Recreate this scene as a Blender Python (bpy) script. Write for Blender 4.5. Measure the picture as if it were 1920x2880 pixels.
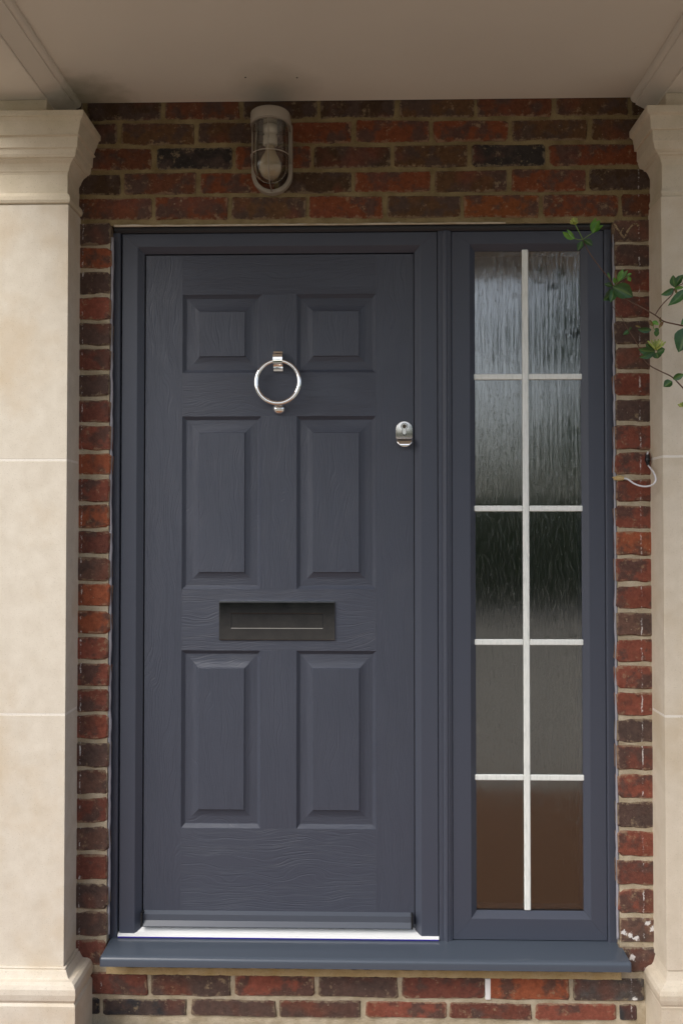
import bpy, bmesh, math, random
from mathutils import Vector, Matrix, Euler, noise as mnoise
random.seed(7)
R = math.radians
scene = bpy.context.scene
for o in list(bpy.data.objects): bpy.data.objects.remove(o)
COL = scene.collection

# ------------------------------------------------------------------ camera
CAMZ, DIST, FPX = 1.41, 2.5, 2460.0          # FPX: focal length in pixels of the 1920 px wide photograph
cd = bpy.data.cameras.new('camera'); cam = bpy.data.objects.new('camera', cd); COL.objects.link(cam)
cam.location = (0, -DIST, CAMZ); cam.rotation_euler = (R(90 + 1.15), 0, R(1.25))
cd.sensor_fit = 'HORIZONTAL'; cd.sensor_width = 24; cd.lens = FPX / 1920 * 24
cd.clip_start = .05; cd.clip_end = 500
scene.camera = cam
CROT = cam.rotation_euler.to_matrix()
def at(px, py, Y=0.0):
    d = CROT @ Vector(((px - 960) / FPX, -(py - 1440) / FPX, -1))
    return Vector(cam.location) + d * ((Y + DIST) / d.y)
def X(px, Y=0.0, py=1650): return at(px, py, Y).x
def Z(py, Y=0.0, px=960): return at(px, py, Y).z

# ------------------------------------------------------------------ world, sun, exposure (overcast)
SUN_EL, SUN_AZ = R(44), R(223)
w = bpy.data.worlds.new('World'); scene.world = w; w.use_nodes = True
nt = w.node_tree; nt.nodes.clear()
sky = nt.nodes.new('ShaderNodeTexSky'); sky.sky_type = 'NISHITA'; sky.sun_disc = False
sky.sun_elevation = SUN_EL; sky.sun_rotation = SUN_AZ; sky.air_density = 1.0; sky.dust_density = 3.0
hs = nt.nodes.new('ShaderNodeHueSaturation'); hs.inputs['Saturation'].default_value = .55
bg = nt.nodes.new('ShaderNodeBackground'); bg.inputs['Strength'].default_value = .15
wo = nt.nodes.new('ShaderNodeOutputWorld')
nt.links.new(sky.outputs[0], hs.inputs['Color']); nt.links.new(hs.outputs[0], bg.inputs[0]); nt.links.new(bg.outputs[0], wo.inputs[0])
sd = bpy.data.lights.new('sun', 'SUN'); sd.energy = 1.3; sd.angle = R(40); sd.color = (1, .95, .88)
sun = bpy.data.objects.new('sun', sd); COL.objects.link(sun)
sdir = Vector((math.sin(SUN_AZ) * math.cos(SUN_EL), math.cos(SUN_AZ) * math.cos(SUN_EL), math.sin(SUN_EL)))
sun.rotation_euler = (-sdir).to_track_quat('-Z', 'Y').to_euler(); sun.location = (-3, -6, 8)
vs = scene.view_settings
vs.view_transform = 'Standard'; vs.look = 'None'; vs.gamma = 1; vs.use_curve_mapping = False; vs.exposure = 0.56

# ------------------------------------------------------------------ materials
def mat(name):
    m = bpy.data.materials.new(name); m.use_nodes = True
    n = m.node_tree; b = n.nodes['Principled BSDF']
    return m, n, b
def N(n, t, **k):
    x = n.nodes.new(t)
    for a, v in k.items():
        if a in x.inputs: x.inputs[a].default_value = v
        else: setattr(x, a, v)
    return x
def L(n, a, b): n.links.new(a, b)
def ramp(n, src, pts):
    r = N(n, 'ShaderNodeValToRGB'); L(n, src, r.inputs[0])
    e = r.color_ramp.elements
    while len(e) < len(pts): e.new(.5)
    for i, (p, c) in enumerate(pts):
        e[i].position = p; e[i].color = (c, c, c, 1) if isinstance(c, (int, float)) else (*c, 1)
    return r.outputs[0]
def mixc(n, fac, a, b, blend='MIX'):
    m = N(n, 'ShaderNodeMix', data_type='RGBA', blend_type=blend)
    for i, v in ((0, fac), (6, a), (7, b)):
        if hasattr(v, 'is_linked') or hasattr(v, 'links'): L(n, v, m.inputs[i])
        elif isinstance(v, (int, float)): m.inputs[i].default_value = v
        else: m.inputs[i].default_value = (*v, 1)
    return m.outputs[2]
def math_(n, op, a, b=None, c=None):
    m = N(n, 'ShaderNodeMath', operation=op)
    for i, v in enumerate((a, b, c)):
        if v is None: continue
        if isinstance(v, (int, float)): m.inputs[i].default_value = v
        else: L(n, v, m.inputs[i])
    return m.outputs[0]
def pos(n, scale=(1, 1, 1), rnd=False):
    g = N(n, 'ShaderNodeNewGeometry'); mp = N(n, 'ShaderNodeMapping'); mp.inputs['Scale'].default_value = scale
    if rnd:
        oi = N(n, 'ShaderNodeObjectInfo'); ad = N(n, 'ShaderNodeVectorMath', operation='ADD')
        mu = math_(n, 'MULTIPLY', oi.outputs['Random'], 17.0)
        L(n, g.outputs['Position'], ad.inputs[0]); L(n, mu, ad.inputs[1]); L(n, ad.outputs[0], mp.inputs[0])
    else: L(n, g.outputs['Position'], mp.inputs[0])
    return mp.outputs[0]
def noise(n, vec, scale, detail=4, rough=.55):
    t = N(n, 'ShaderNodeTexNoise'); t.inputs['Scale'].default_value = scale; t.inputs['Detail'].default_value = detail
    t.inputs['Roughness'].default_value = rough; L(n, vec, t.inputs['Vector'])
    return t.outputs[0]
def bump(n, b, h, strength=.5, dist=.001):
    x = N(n, 'ShaderNodeBump'); x.inputs['Strength'].default_value = strength; x.inputs['Distance'].default_value = dist
    L(n, h, x.inputs['Height']); L(n, x.outputs[0], b.inputs['Normal'])
def near(n, axis_val, c, half):           # 1 within half of c, 0 outside
    return math_(n, 'LESS_THAN', math_(n, 'ABSOLUTE', math_(n, 'SUBTRACT', axis_val, c)), half)

M = {}
def simple(key, col, rough=.5, metal=0, spec=.5):
    m, n, b = mat(key); b.inputs['Base Color'].default_value = (*col, 1); b.inputs['Roughness'].default_value = rough
    b.inputs['Metallic'].default_value = metal; b.inputs['Specular IOR Level'].default_value = spec
    M[key] = m; return m, n, b

# grey composite door skin with embossed grain, along z or along x
GREY = (.056, .0645, .090)
def grain(key, vertical):
    m, n, b = mat(key); M[key] = m
    base = pos(n, (1, 1, 1), True)
    s = N(n, 'ShaderNodeSeparateXYZ'); L(n, base, s.inputs[0])
    ac, al = (s.outputs[0], s.outputs[2]) if vertical else (s.outputs[2], s.outputs[0])
    cv = N(n, 'ShaderNodeCombineXYZ'); L(n, math_(n, 'MULTIPLY', ac, 7.0), cv.inputs[0]); L(n, math_(n, 'MULTIPLY', al, 2.2), cv.inputs[1])
    wv = noise(n, cv.outputs[0], 1.6, 2, .45)
    s2 = math_(n, 'ADD', ac, math_(n, 'MULTIPLY', wv, .11))
    c2 = N(n, 'ShaderNodeCombineXYZ'); L(n, math_(n, 'MULTIPLY', s2, 250.0), c2.inputs[0]); L(n, math_(n, 'MULTIPLY', al, 5.0), c2.inputs[1])
    g = noise(n, c2.outputs[0], 1.0, 2, .6)
    gs = ramp(n, g, [(.38, 0.0), (.50, 1.0), (.62, .55)])
    fine = noise(n, pos(n), 900, 2)
    h = math_(n, 'ADD', gs, math_(n, 'MULTIPLY', fine, .25))
    b.inputs['Base Color'].default_value = (*GREY, 1)
    col = mixc(n, math_(n, 'MULTIPLY', noise(n, pos(n), 5, 4), .5), tuple(c * .94 for c in GREY), tuple(c * 1.1 for c in GREY))
    L(n, col, b.inputs['Base Color'])
    b.inputs['Roughness'].default_value = .42; b.inputs['Specular IOR Level'].default_value = .45
    L(n, ramp(n, noise(n, pos(n, (1, 1, .35)), 6, 5, .65), [(.3, .34), (.7, .52)]), b.inputs['Roughness'])
    bump(n, b, h, .6 if vertical else .55, .0009)
grain('grain_v', True); grain('grain_h', False)
m, n, b = simple('frame_grey', GREY, .40, 0, .45)
fn = noise(n, pos(n, (1, 1, .25)), 700, 2); bump(n, b, fn, .25, .0004)
m, n, b = simple('sill_grey', (.070, .086, .112), .30, 0, .5)
dn = noise(n, pos(n), 60, 5, .7)
L(n, mixc(n, ramp(n, dn, [(.62, 0.), (.85, .12)]), (.070, .086, .112), (.25, .23, .2)), b.inputs['Base Color'])
simple('bar_grey', (.072, .084, .108), .32)
L(n, ramp(n, noise(n, pos(n), 9, 4), [(.3, .15), (.7, .27)]), b.inputs['Roughness'])
simple('drip_dark', (.035, .037, .042), .45)
simple('seal_black', (.006, .006, .007), .6)
simple('white_pvc', (.85, .86, .86), .35)
simple('strip_blue', (.03, .02, .28), .4)
simple('chrome', (.93, .92, .90), .04, 1)
simple('chrome_satin', (.62, .60, .56), .22, 1)
m, n, b = simple('chrome_dark_refl', (.115, .112, .112), .13, 1)  # polished chrome, its dark reflections put into the base colour
L(n, ramp(n, noise(n, pos(n, (3, 1, 1)), 14, 4, .6), [(.3, .05), (.75, .11)]), b.inputs['Roughness'])
L(n, mixc(n, ramp(n, noise(n, pos(n), 20, 3), [(.4, 0.), (.7, 1.)]), (.12, .12, .125), (.15, .148, .15)), b.inputs['Base Color'])
simple('brass_slot', (.10, .08, .06), .5, .6)
m, n, b = simple('bar_white', (.80, .83, .80), .4)
L(n, mixc(n, ramp(n, noise(n, pos(n, (1, 1, .12)), 260, 2), [(.45, 0.), (.75, .6)]), (.82, .85, .82), (.55, .60, .57)), b.inputs['Base Color'])

# stone
def stone(key, c1, c2, stain):
    m, n, b = mat(key); M[key] = m
    p = pos(n)
    big = noise(n, p, 3.2, 5, .6); mid = noise(n, p, 22, 5, .6); fine = noise(n, p, 300, 3, .7)
    c = mixc(n, ramp(n, mid, [(.3, 0.), (.7, 1.)]), c1, c2)
    c = mixc(n, ramp(n, big, [(.50, 0.), (.70, .75)]), c, stain)
    c = mixc(n, ramp(n, fine, [(.30, .42), (.40, 0.)]), c, (.22, .18, .12))
    c = mixc(n, ramp(n, fine, [(.62, 0.), (.72, .22)]), c, (.85, .80, .70))
    L(n, c, b.inputs['Base Color']); b.inputs['Roughness'].default_value = .88; b.inputs['Specular IOR Level'].default_value = .2
    bump(n, b, math_(n, 'ADD', fine, math_(n, 'MULTIPLY', mid, .8)), .35, .0012)
stone('stone', (.61, .555, .465), (.69, .64, .55), (.56, .455, .32))
stone('stone_warm', (.60, .53, .42), (.67, .60, .49), (.52, .42, .28))
stone('stone_joint', (.76, .72, .65), (.80, .76, .69), (.70, .64, .55))
stone('stone_cap', (.58, .51, .39), (.64, .57, .45), (.46, .41, .28))

# brick: colour from the object, mottled; old paint line where a trim used to be
PLX = (X(228, 0), X(1803, 0)); PLX2 = (X(284, 0, 2780), X(1775, 0, 2780)); PLZ = Z(2725)
SMEAR = [at(1755, 2624), at(1772, 2632), at(1822, 2596), at(1835, 2612), at(1790, 2640), at(1778, 2694), at(1782, 2810)]
m, n, b = mat('brick'); M['brick'] = m
oi = N(n, 'ShaderNodeObjectInfo'); p = pos(n, (1, 1, 1), True); pw = pos(n)
sx = N(n, 'ShaderNodeSeparateXYZ'); L(n, pw, sx.inputs[0])
a1 = noise(n, p, 16, 4, .6); a2 = noise(n, p, 75, 4, .65); a3 = noise(n, p, 260, 3, .7); a4 = noise(n, p, 9, 2, .5)
c = mixc(n, ramp(n, a1, [(.47, 0.), (.57, .80)]), oi.outputs['Color'], (.072, .049, .042))
c = mixc(n, ramp(n, a4, [(.55, 0.), (.72, .6)]), c, (.17, .052, .030))
hv = N(n, 'ShaderNodeHueSaturation'); L(n, c, hv.inputs['Color'])
L(n, ramp(n, a2, [(.25, .72), (.75, 1.35)]), hv.inputs['Value']); c = hv.outputs[0]
c = mixc(n, ramp(n, noise(n, p, 34, 5, .75), [(.59, 0.), (.69, .62)]), c, (.34, .26, .16))     # smears of mortar
c = mixc(n, ramp(n, noise(n, pw, 115, 3, .7), [(.67, 0.), (.73, .7)]), c, (.42, .36, .27))     # light specks
tc = N(n, 'ShaderNodeTexCoord'); sg = N(n, 'ShaderNodeSeparateXYZ'); L(n, tc.outputs['Generated'], sg.inputs[0])
def edge(o): return math_(n, 'MINIMUM', o, math_(n, 'SUBTRACT', 1.0, o))
ed = math_(n, 'MINIMUM', math_(n, 'MULTIPLY', edge(sg.outputs[0]), 2.6), edge(sg.outputs[2]))
ed = math_(n, 'ADD', ed, math_(n, 'MULTIPLY', math_(n, 'SUBTRACT', noise(n, pw, 48, 5, .75), .5), .75))
c = mixc(n, ramp(n, ed, [(.02, .85), (.085, 0.)]), c, mixc(n, .5, oi.outputs['Color'], (.36, .29, .19)))   # mortar dragged over the arrises
c = mixc(n, ramp(n, a3, [(.24, .7), (.34, 0.)]), c, (.02, .014, .012))
lo = math_(n, 'LESS_THAN', sx.outputs[2], PLZ)
def pline(i, h): return near(n, math_(n, 'ADD', sx.outputs[0], math_(n, 'MULTIPLY', math_(n, 'SUBTRACT', a2, .5), .011)), (PLX2 if h else PLX)[i], .0017)
up = math_(n, 'SUBTRACT', 1.0, lo)
pl = math_(n, 'ADD', math_(n, 'MULTIPLY', up, math_(n, 'ADD', pline(0, 0), pline(1, 0))), math_(n, 'MULTIPLY', lo, math_(n, 'ADD', pline(0, 1), pline(1, 1))))
pl = math_(n, 'MULTIPLY', pl, ramp(n, noise(n, pw, 26, 6, .85), [(.51, 0.), (.60, .8)]))
sm = None
for q in SMEAR:
    dv = N(n, 'ShaderNodeVectorMath', operation='DISTANCE'); L(n, pw, dv.inputs[0]); dv.inputs[1].default_value = q
    v = math_(n, 'SUBTRACT', 1.0, math_(n, 'DIVIDE', dv.outputs['Value'], .017))
    v = math_(n, 'MAXIMUM', v, 0.0); sm = v if sm is None else math_(n, 'MAXIMUM', sm, v)
sm = ramp(n, math_(n, 'ADD', math_(n, 'MULTIPLY', sm, .55), math_(n, 'MULTIPLY', noise(n, pw, 95, 4, .75), math_(n, 'GREATER_THAN', sm, 0.0))), [(.79, 0.), (.86, .8)])
c = mixc(n, math_(n, 'MINIMUM', math_(n, 'ADD', pl, sm), 1.0), c, (.80, .80, .80))
L(n, c, b.inputs['Base Color']); b.inputs['Roughness'].default_value = .86; b.inputs['Specular IOR Level'].default_value = .25
bump(n, b, math_(n, 'ADD', math_(n, 'MULTIPLY', a2, 1.4), math_(n, 'ADD', a3, math_(n, 'MULTIPLY', a1, 1.2))), .8, .0022)

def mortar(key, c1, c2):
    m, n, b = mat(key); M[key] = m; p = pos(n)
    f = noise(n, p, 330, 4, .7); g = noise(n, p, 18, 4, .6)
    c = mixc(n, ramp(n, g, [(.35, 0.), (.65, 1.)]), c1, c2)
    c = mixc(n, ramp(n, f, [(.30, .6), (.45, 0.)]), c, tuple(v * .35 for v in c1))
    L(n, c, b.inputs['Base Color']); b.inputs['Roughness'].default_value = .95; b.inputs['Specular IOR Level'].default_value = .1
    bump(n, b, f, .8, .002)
mortar('mortar', (.37, .31, .215), (.50, .435, .33))
mortar('upper_mortar', (.20, .15, .075), (.29, .23, .125))  # darker, browner mortar of the courses above the door
mortar('bed_mortar', (.46, .34, .16), (.54, .42, .24))
mortar('pale_mortar', (.62, .56, .46), (.45, .37, .26))
mortar('sand_floor', (.42, .33, .22), (.50, .41, .30)); mortar('terracotta', (.20, .105, .06), (.27, .15, .09))
simple('sealant', (.30, .30, .34), .5)
m, n, b = simple('mark_chalk', (.36, .28, .17), .9)
L(n, mixc(n, ramp(n, noise(n, pos(n), 180, 4, .7), [(.42, 0.), (.56, 1.)]), (.10, .05, .03), (.36, .28, .17)), b.inputs['Base Color'])
simple('paint_white', (.8, .8, .8), .6)
# far brickwork seen only from elsewhere
m, n, b = simple('brickwork', (.15, .07, .045), .9)
bt = N(n, 'ShaderNodeTexBrick'); bt.inputs['Color1'].default_value = (.17, .06, .035, 1); bt.inputs['Color2'].default_value = (.07, .045, .035, 1)
bt.inputs['Mortar'].default_value = (.33, .26, .17, 1); bt.inputs['Scale'].default_value = 1; bt.inputs['Brick Width'].default_value = .225
bt.inputs['Row Height'].default_value = .075; bt.inputs['Mortar Size'].default_value = .005
mp = N(n, 'ShaderNodeMapping'); mp.inputs['Rotation'].default_value = (R(-90), 0, 0); g = N(n, 'ShaderNodeNewGeometry')
L(n, g.outputs['Position'], mp.inputs[0]); L(n, mp.outputs[0], bt.inputs[0]); L(n, bt.outputs[0], b.inputs['Base Color'])

# painted porch ceiling, algae in the left corner
m, n, b = simple('ceiling_paint', (.60, .53, .44), .75, 0, .2)
p = pos(n)
AL = at(262, 262, -.02)
dv = N(n, 'ShaderNodeVectorMath', operation='DISTANCE'); L(n, p, dv.inputs[0]); dv.inputs[1].default_value = AL
al = ramp(n, math_(n, 'ADD', math_(n, 'DIVIDE', dv.outputs['Value'], .30), math_(n, 'MULTIPLY', math_(n, 'SUBTRACT', noise(n, p, 14, 4), .5), .7)), [(.05, .62), (.55, 0.)])
c = mixc(n, ramp(n, noise(n, p, 2.2, 4), [(.35, 0.), (.7, .7)]), (.69, .645, .56), (.645, .60, .52))
c = mixc(n, al, c, (.20, .19, .09))
SO = at(775, 215, -.06); d2 = N(n, 'ShaderNodeVectorMath', operation='DISTANCE'); L(n, p, d2.inputs[0]); d2.inputs[1].default_value = (SO.x, -.09, Z(282))
so = ramp(n, math_(n, 'ADD', math_(n, 'DIVIDE', d2.outputs['Value'], .16), math_(n, 'MULTIPLY', math_(n, 'SUBTRACT', noise(n, p, 9, 4), .5), .8)), [(.1, .42), (.9, 0.)])
c = mixc(n, so, c, (.22, .19, .13))      # soot over the lamp
c = mixc(n, ramp(n, noise(n, p, 40, 3, .7), [(.70, 0.), (.80, .25)]), c, (.35, .27, .18))
L(n, c, b.inputs['Base Color']); bump(n, b, noise(n, p, 300, 3), .2, .0008)
simple('moulding_paint', (.60, .55, .47), .7, 0, .2)
simple('dark_speck', (.03, .025, .02), .8)

# textured rain glass
m, n, b = simple('rain_glass', (.80, .84, .82), .075)
b.inputs['Transmission Weight'].default_value = 1; b.inputs['IOR'].default_value = 2.15     # stands for the several surfaces of a sealed unit
h1 = noise(n, pos(n, (1, 1, .045)), 95, 2, .5); h2 = ramp(n, noise(n, pos(n, (1, 1, .10)), 190, 2, .5), [(.54, 0.), (.60, 1.)])
bump(n, b, math_(n, 'ADD', math_(n, 'MULTIPLY', h1, 1.2), math_(n, 'MULTIPLY', h2, .34)), .55, .0008)
m, n, b = simple('lamp_glass', (.95, .95, .93), .01); b.inputs['Transmission Weight'].default_value = 1; b.inputs['IOR'].default_value = 1.45
m, n, b = simple('bulb_glass', (.82, .70, .50), .06); b.inputs['Transmission Weight'].default_value = .5; b.inputs['IOR'].default_value = 1.2
simple('lamp_paint', (.33, .29, .235), .5, 0, .4); simple('porcelain', (.62, .57, .47), .3)
simple('cable_white', (.72, .72, .75), .4); simple('tape_black', (.008, .008, .01), .3)
mortar('filler', (.52, .38, .17), (.60, .46, .24))
# plants
def leafmat(key, c1, c2):
    m, n, b = mat(key); M[key] = m
    c = mixc(n, ramp(n, noise(n, pos(n, (1, 1, 1), True), 70, 3), [(.35, 0.), (.65, 1.)]), c1, c2)
    at_ = N(n, 'ShaderNodeAttribute', attribute_name='rib')
    oi = N(n, 'ShaderNodeObjectInfo'); hv = N(n, 'ShaderNodeHueSaturation'); L(n, math_(n, 'ADD', .72, math_(n, 'MULTIPLY', oi.outputs['Random'], .6)), hv.inputs['Value']); L(n, c, hv.inputs['Color'])
    c = mixc(n, ramp(n, at_.outputs['Fac'], [(.80, 0.), (1.0, .55)]), hv.outputs[0], (.16, .24, .06))
    L(n, c, b.inputs['Base Color'])
    b.inputs['Roughness'].default_value = .34
    bump(n, b, noise(n, pos(n), 260, 2), .3, .0006)
leafmat('leaf_dark', (.022, .075, .018), (.04, .12, .025)); leafmat('leaf_fresh', (.06, .19, .02), (.11, .26, .03))
leafmat('leaf_brown', (.15, .06, .02), (.20, .17, .03)); leafmat('petal', (.26, .34, .06), (.40, .44, .11))
simple('stem_brown', (.13, .07, .045), .7); simple('stem_green', (.14, .24, .05), .6)
leafmat('hedge_leaf', (.05, .10, .035), (.09, .15, .05)); simple('bark', (.09, .065, .045), .9)
mortar('gravel', (.30, .275, .235), (.40, .37, .32))
m, n, b = simple('hall_floor_wood', (.16, .075, .035), .35); simple('hall_paint', (.42, .38, .33), .8)

# ------------------------------------------------------------------ mesh helpers
def link(name, me, m, parent=None, smooth=False):
    if m: me.materials.append(M[m])
    if smooth:
        for f in me.polygons: f.use_smooth = True
    o = bpy.data.objects.new(name, me); COL.objects.link(o); o.parent = parent
    return o
def tag(o, label=None, cat=None, group=None, kind=None):
    for k, v in (('label', label), ('category', cat), ('group', group), ('kind', kind)):
        if v: o[k] = v
    return o
def thing(name, label, cat, loc=(0, 0, 0), group=None):
    o = bpy.data.objects.new(name, None); COL.objects.link(o); o.empty_display_size = .05
    return tag(o, label, cat, group)
def pyd(name, vs_, fs, m, parent=None, smooth=False):
    me = bpy.data.meshes.new(name); me.from_pydata([tuple(v) for v in vs_], [], fs); me.validate(); me.update()
    bm = bmesh.new(); bm.from_mesh(me); bmesh.ops.recalc_face_normals(bm, faces=bm.faces); bm.to_mesh(me); bm.free()
    return link(name, me, m, parent, smooth)
def box(name, x0, x1, y0, y1, z0, z1, m, parent=None, bev=0.0, seg=2):
    bm = bmesh.new(); bmesh.ops.create_cube(bm, size=1)
    for v in bm.verts:
        v.co = Vector(((x0 + x1) / 2 + v.co.x * (x1 - x0), (y0 + y1) / 2 + v.co.y * (y1 - y0), (z0 + z1) / 2 + v.co.z * (z1 - z0)))
    if bev: bmesh.ops.bevel(bm, geom=bm.edges[:], offset=bev, segments=seg, affect='EDGES', profile=.5)
    me = bpy.data.meshes.new(name); bm.to_mesh(me); bm.free()
    return link(name, me, m, parent)
def extrude_x(name, prof, x0, x1, m, parent=None, smooth=False):     # closed (y,z) profile along x
    k = len(prof); v = [(x0, y, z) for y, z in prof] + [(x1, y, z) for y, z in prof]
    f = [(i, (i + 1) % k, k + (i + 1) % k, k + i) for i in range(k)] + [tuple(range(k))[::-1], tuple(range(k, 2 * k))]
    return pyd(name, v, f, m, parent, smooth)
def extrude_z(name, prof, z0, z1, m, parent=None):                   # closed (x,y) profile along z
    k = len(prof); v = [(x, y, z0) for x, y in prof] + [(x, y, z1) for x, y in prof]
    f = [(i, (i + 1) % k, k + (i + 1) % k, k + i) for i in range(k)] + [tuple(range(k))[::-1], tuple(range(k, 2 * k))]
    return pyd(name, v, f, m, parent)
def extrude_y(name, prof, y0, y1, m, parent=None):                   # closed (x,z) profile along y
    k = len(prof); v = [(x, y0, z) for x, z in prof] + [(x, y1, z) for x, z in prof]
    f = [(i, (i + 1) % k, k + (i + 1) % k, k + i) for i in range(k)] + [tuple(range(k))[::-1], tuple(range(k, 2 * k))]
    return pyd(name, v, f, m, parent)
def tube_geo(pts, r, seg=8, r1=None):
    pts = [Vector(p) for p in pts]; vs_, fs = [], []; k = len(pts)
    up = Vector((.13, .2, .97)); prev = None
    for i, p in enumerate(pts):
        t = (pts[min(i + 1, k - 1)] - pts[max(i - 1, 0)]).normalized()
        a = t.cross(up if prev is None else prev)
        if a.length < 1e-4: a = t.cross(Vector((1, 0, 0)))
        a.normalize(); bb = a.cross(t).normalized() * 1
        prev = bb if prev is None else bb
        rr = (r[i] if isinstance(r, (list, tuple)) else (r + ((r1 - r) * i / (k - 1) if r1 is not None else 0)))
        for j in range(seg):
            an = 2 * math.pi * j / seg
            vs_.append(p + a * math.cos(an) * rr + bb * math.sin(an) * rr)
    for i in range(k - 1):
        for j in range(seg):
            fs.append((i * seg + j, i * seg + (j + 1) % seg, (i + 1) * seg + (j + 1) % seg, (i + 1) * seg + j))
    fs.append(tuple(range(seg))[::-1]); fs.append(tuple(range((k - 1) * seg, k * seg)))
    return vs_, fs
def tube(name, pts, r, m, parent=None, seg=8, r1=None):
    v, f = tube_geo(pts, r, seg, r1); return pyd(name, v, f, m, parent, True)
def smooth_path(pts, sub=6):
    P = [Vector(p) for p in pts]; out = []
    for i in range(len(P) - 1):
        p0, p1, p2, p3 = P[max(i - 1, 0)], P[i], P[i + 1], P[min(i + 2, len(P) - 1)]
        for s in range(sub):
            t = s / sub
            out.append(.5 * ((2 * p1) + (p2 - p0) * t + (2 * p0 - 5 * p1 + 4 * p2 - p3) * t * t + (3 * p1 - p0 - 3 * p2 + p3) * t ** 3))
    return out + [P[-1]]
def lathe(name, prof, c, m, parent=None, seg=40, a0=0, a1=2 * math.pi, smooth=True):   # prof (r,z) about a vertical axis
    full = abs(a1 - a0 - 2 * math.pi) < 1e-6; ns = seg if full else seg + 1; v, f = [], []
    for r, z in prof:
        for j in range(ns):
            a = a0 + (a1 - a0) * j / seg; v.append((c[0] + r * math.cos(a), c[1] + r * math.sin(a), z))
    for i in range(len(prof) - 1):
        for j in range(seg):
            j2 = (j + 1) % ns if full else j + 1
            f.append((i * ns + j, i * ns + j2, (i + 1) * ns + j2, (i + 1) * ns + j))
    o = pyd(name, v, f, m, parent, smooth); return o
def shade(o, angle=35):
    me = o.data
    for f in me.polygons: f.use_smooth = True
    md = o.modifiers.new('edges', 'EDGE_SPLIT'); md.split_angle = R(angle)
    return o

# ------------------------------------------------------------------ setting: floor, drive, hall
tag(box('driveway', -60, 60, -90, -2.2, -.30, -.13, 'gravel'), kind='structure')
tag(box('porch_floor', -1.9, 1.9, -2.2, -.002, -.14, 0.0, 'terracotta', bev=.006), kind='structure')
tag(box('floor_fillet', -.95, .95, -.07, -.0025, -.02, 0.004, 'sand_floor', bev=.002), kind='structure')
tag(box('ground', -60, 60, -90, 90, -.5, -.31, 'gravel'), kind='structure')

# ------------------------------------------------------------------ brick wall
YB = 0.0
XL, XR = X(306, 0), X(1735, 0)               # brick opening
wall = thing('brick_wall', 'weathered red and brown brick wall with sandy mortar around the grey door', 'wall')
ZC = Z(282); ZHEAD = Z(625)
def mortar_sheet(name, x0, x1, z0, z1, m, parent, y=.0046, amp=.0046, step=.0055):
    nx, nz = max(2, int((x1 - x0) / step)), max(2, int((z1 - z0) / step)); v, f = [], []
    for j in range(nz + 1):
        for i in range(nx + 1):
            xx, zz = x0 + (x1 - x0) * i / nx, z0 + (z1 - z0) * j / nz
            d = mnoise.noise((xx * 42, zz * 42, 1.3)) * .6 + mnoise.noise((xx * 130, zz * 130, 7)) * .4
            v.append((xx, y - d * amp, zz))
    for j in range(nz):
        for i in range(nx):
            a = j * (nx + 1) + i; f.append((a, a + 1, a + nx + 2, a + nx + 1))
    return pyd(name, v, f, m, parent, True)
mortar_sheet('mortar', -1.0, 1.0, ZHEAD - .004, ZC + .05, 'upper_mortar', wall)
ZSB = Z(2728)
mortar_sheet('mortar', -.93, XL - .003, -.01, ZHEAD - .004, 'mortar', wall)
mortar_sheet('mortar', XR + .003, .93, -.01, ZHEAD - .004, 'mortar', wall)
mortar_sheet('mortar', XL - .003, XR + .003, -.01, ZSB + .012, 'mortar', wall)
# returns of the opening
box('reveal', XL - .03, XL - .0035, .006, .10, .15, ZHEAD, 'mortar', wall); box('reveal', XR + .0035, XR + .03, .006, .10, .15, ZHEAD, 'mortar', wall)
box('reveal', XL, XR, .007, .10, ZHEAD + .001, ZHEAD + .02, 'mortar', wall)
# plain brickwork out of the frame
box('outer_brickwork', -4.2, -.93, .006, .16, -.2, 5.2, 'brickwork', wall); box('outer_brickwork', .93, 4.2, .006, .16, -.2, 5.2, 'brickwork', wall)
box('upper_brickwork', -.93, .93, .012, .16, ZC + .052, 5.2, 'brickwork', wall)
box('wall_core', -.93, .93, .012, .16, ZHEAD + .02, ZC + .05, 'mortar', wall)
box('wall_core', -.93, XL - .031, .012, .16, -.2, ZHEAD + .02, 'mortar', wall); box('wall_core', XR + .031, .93, .012, .16, -.2, ZHEAD + .02, 'mortar', wall)

def brick_mesh(W, H, seed):
    rnd = random.Random(seed); D = .10; b_ = .0045
    def ring(ins, y, jit):
        w2, h2 = W / 2 - ins, H / 2 - ins; ch = .006 * rnd.uniform(.5, 1.4)
        pts = [(-w2 + ch, -h2), (-w2 * .33, -h2), (w2 * .33, -h2), (w2 - ch, -h2), (w2, -h2 + ch), (w2, h2 - ch),
               (w2 - ch, h2), (w2 * .33, h2), (-w2 * .33, h2), (-w2 + ch, h2), (-w2, h2 - ch), (-w2, -h2 + ch)]
        return [(x + rnd.uniform(-jit, jit), y + rnd.uniform(-.0005, .0005), z + rnd.uniform(-jit, jit)) for x, z in pts]
    st = rnd.getstate(); r0 = ring(0, b_, .0024); rnd.setstate(st); r1 = ring(b_ * .75, 0, .0024)
    rnd.setstate(st); r2 = [(x, D, z) for x, y, z in ring(0, 0, .0024)]
    v = r1 + r0 + r2; k = 12
    f = [tuple(range(k))]
    for a in (0, k):
        for i in range(k): f.append((a + i, a + k + i, a + k + (i + 1) % k, a + (i + 1) % k))
    me = bpy.data.meshes.new('brick'); me.from_pydata(v, [], f)
    bm = bmesh.new(); bm.from_mesh(me); bmesh.ops.recalc_face_normals(bm, faces=bm.faces)
    # open at the back, so make sure that the front looks outward
    bm.faces.ensure_lookup_table()
    if bm.faces[0].normal.y > 0: bmesh.ops.reverse_faces(bm, faces=bm.faces)
    bm.to_mesh(me); bm.free(); me.materials.append(M['brick']); return me
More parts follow.
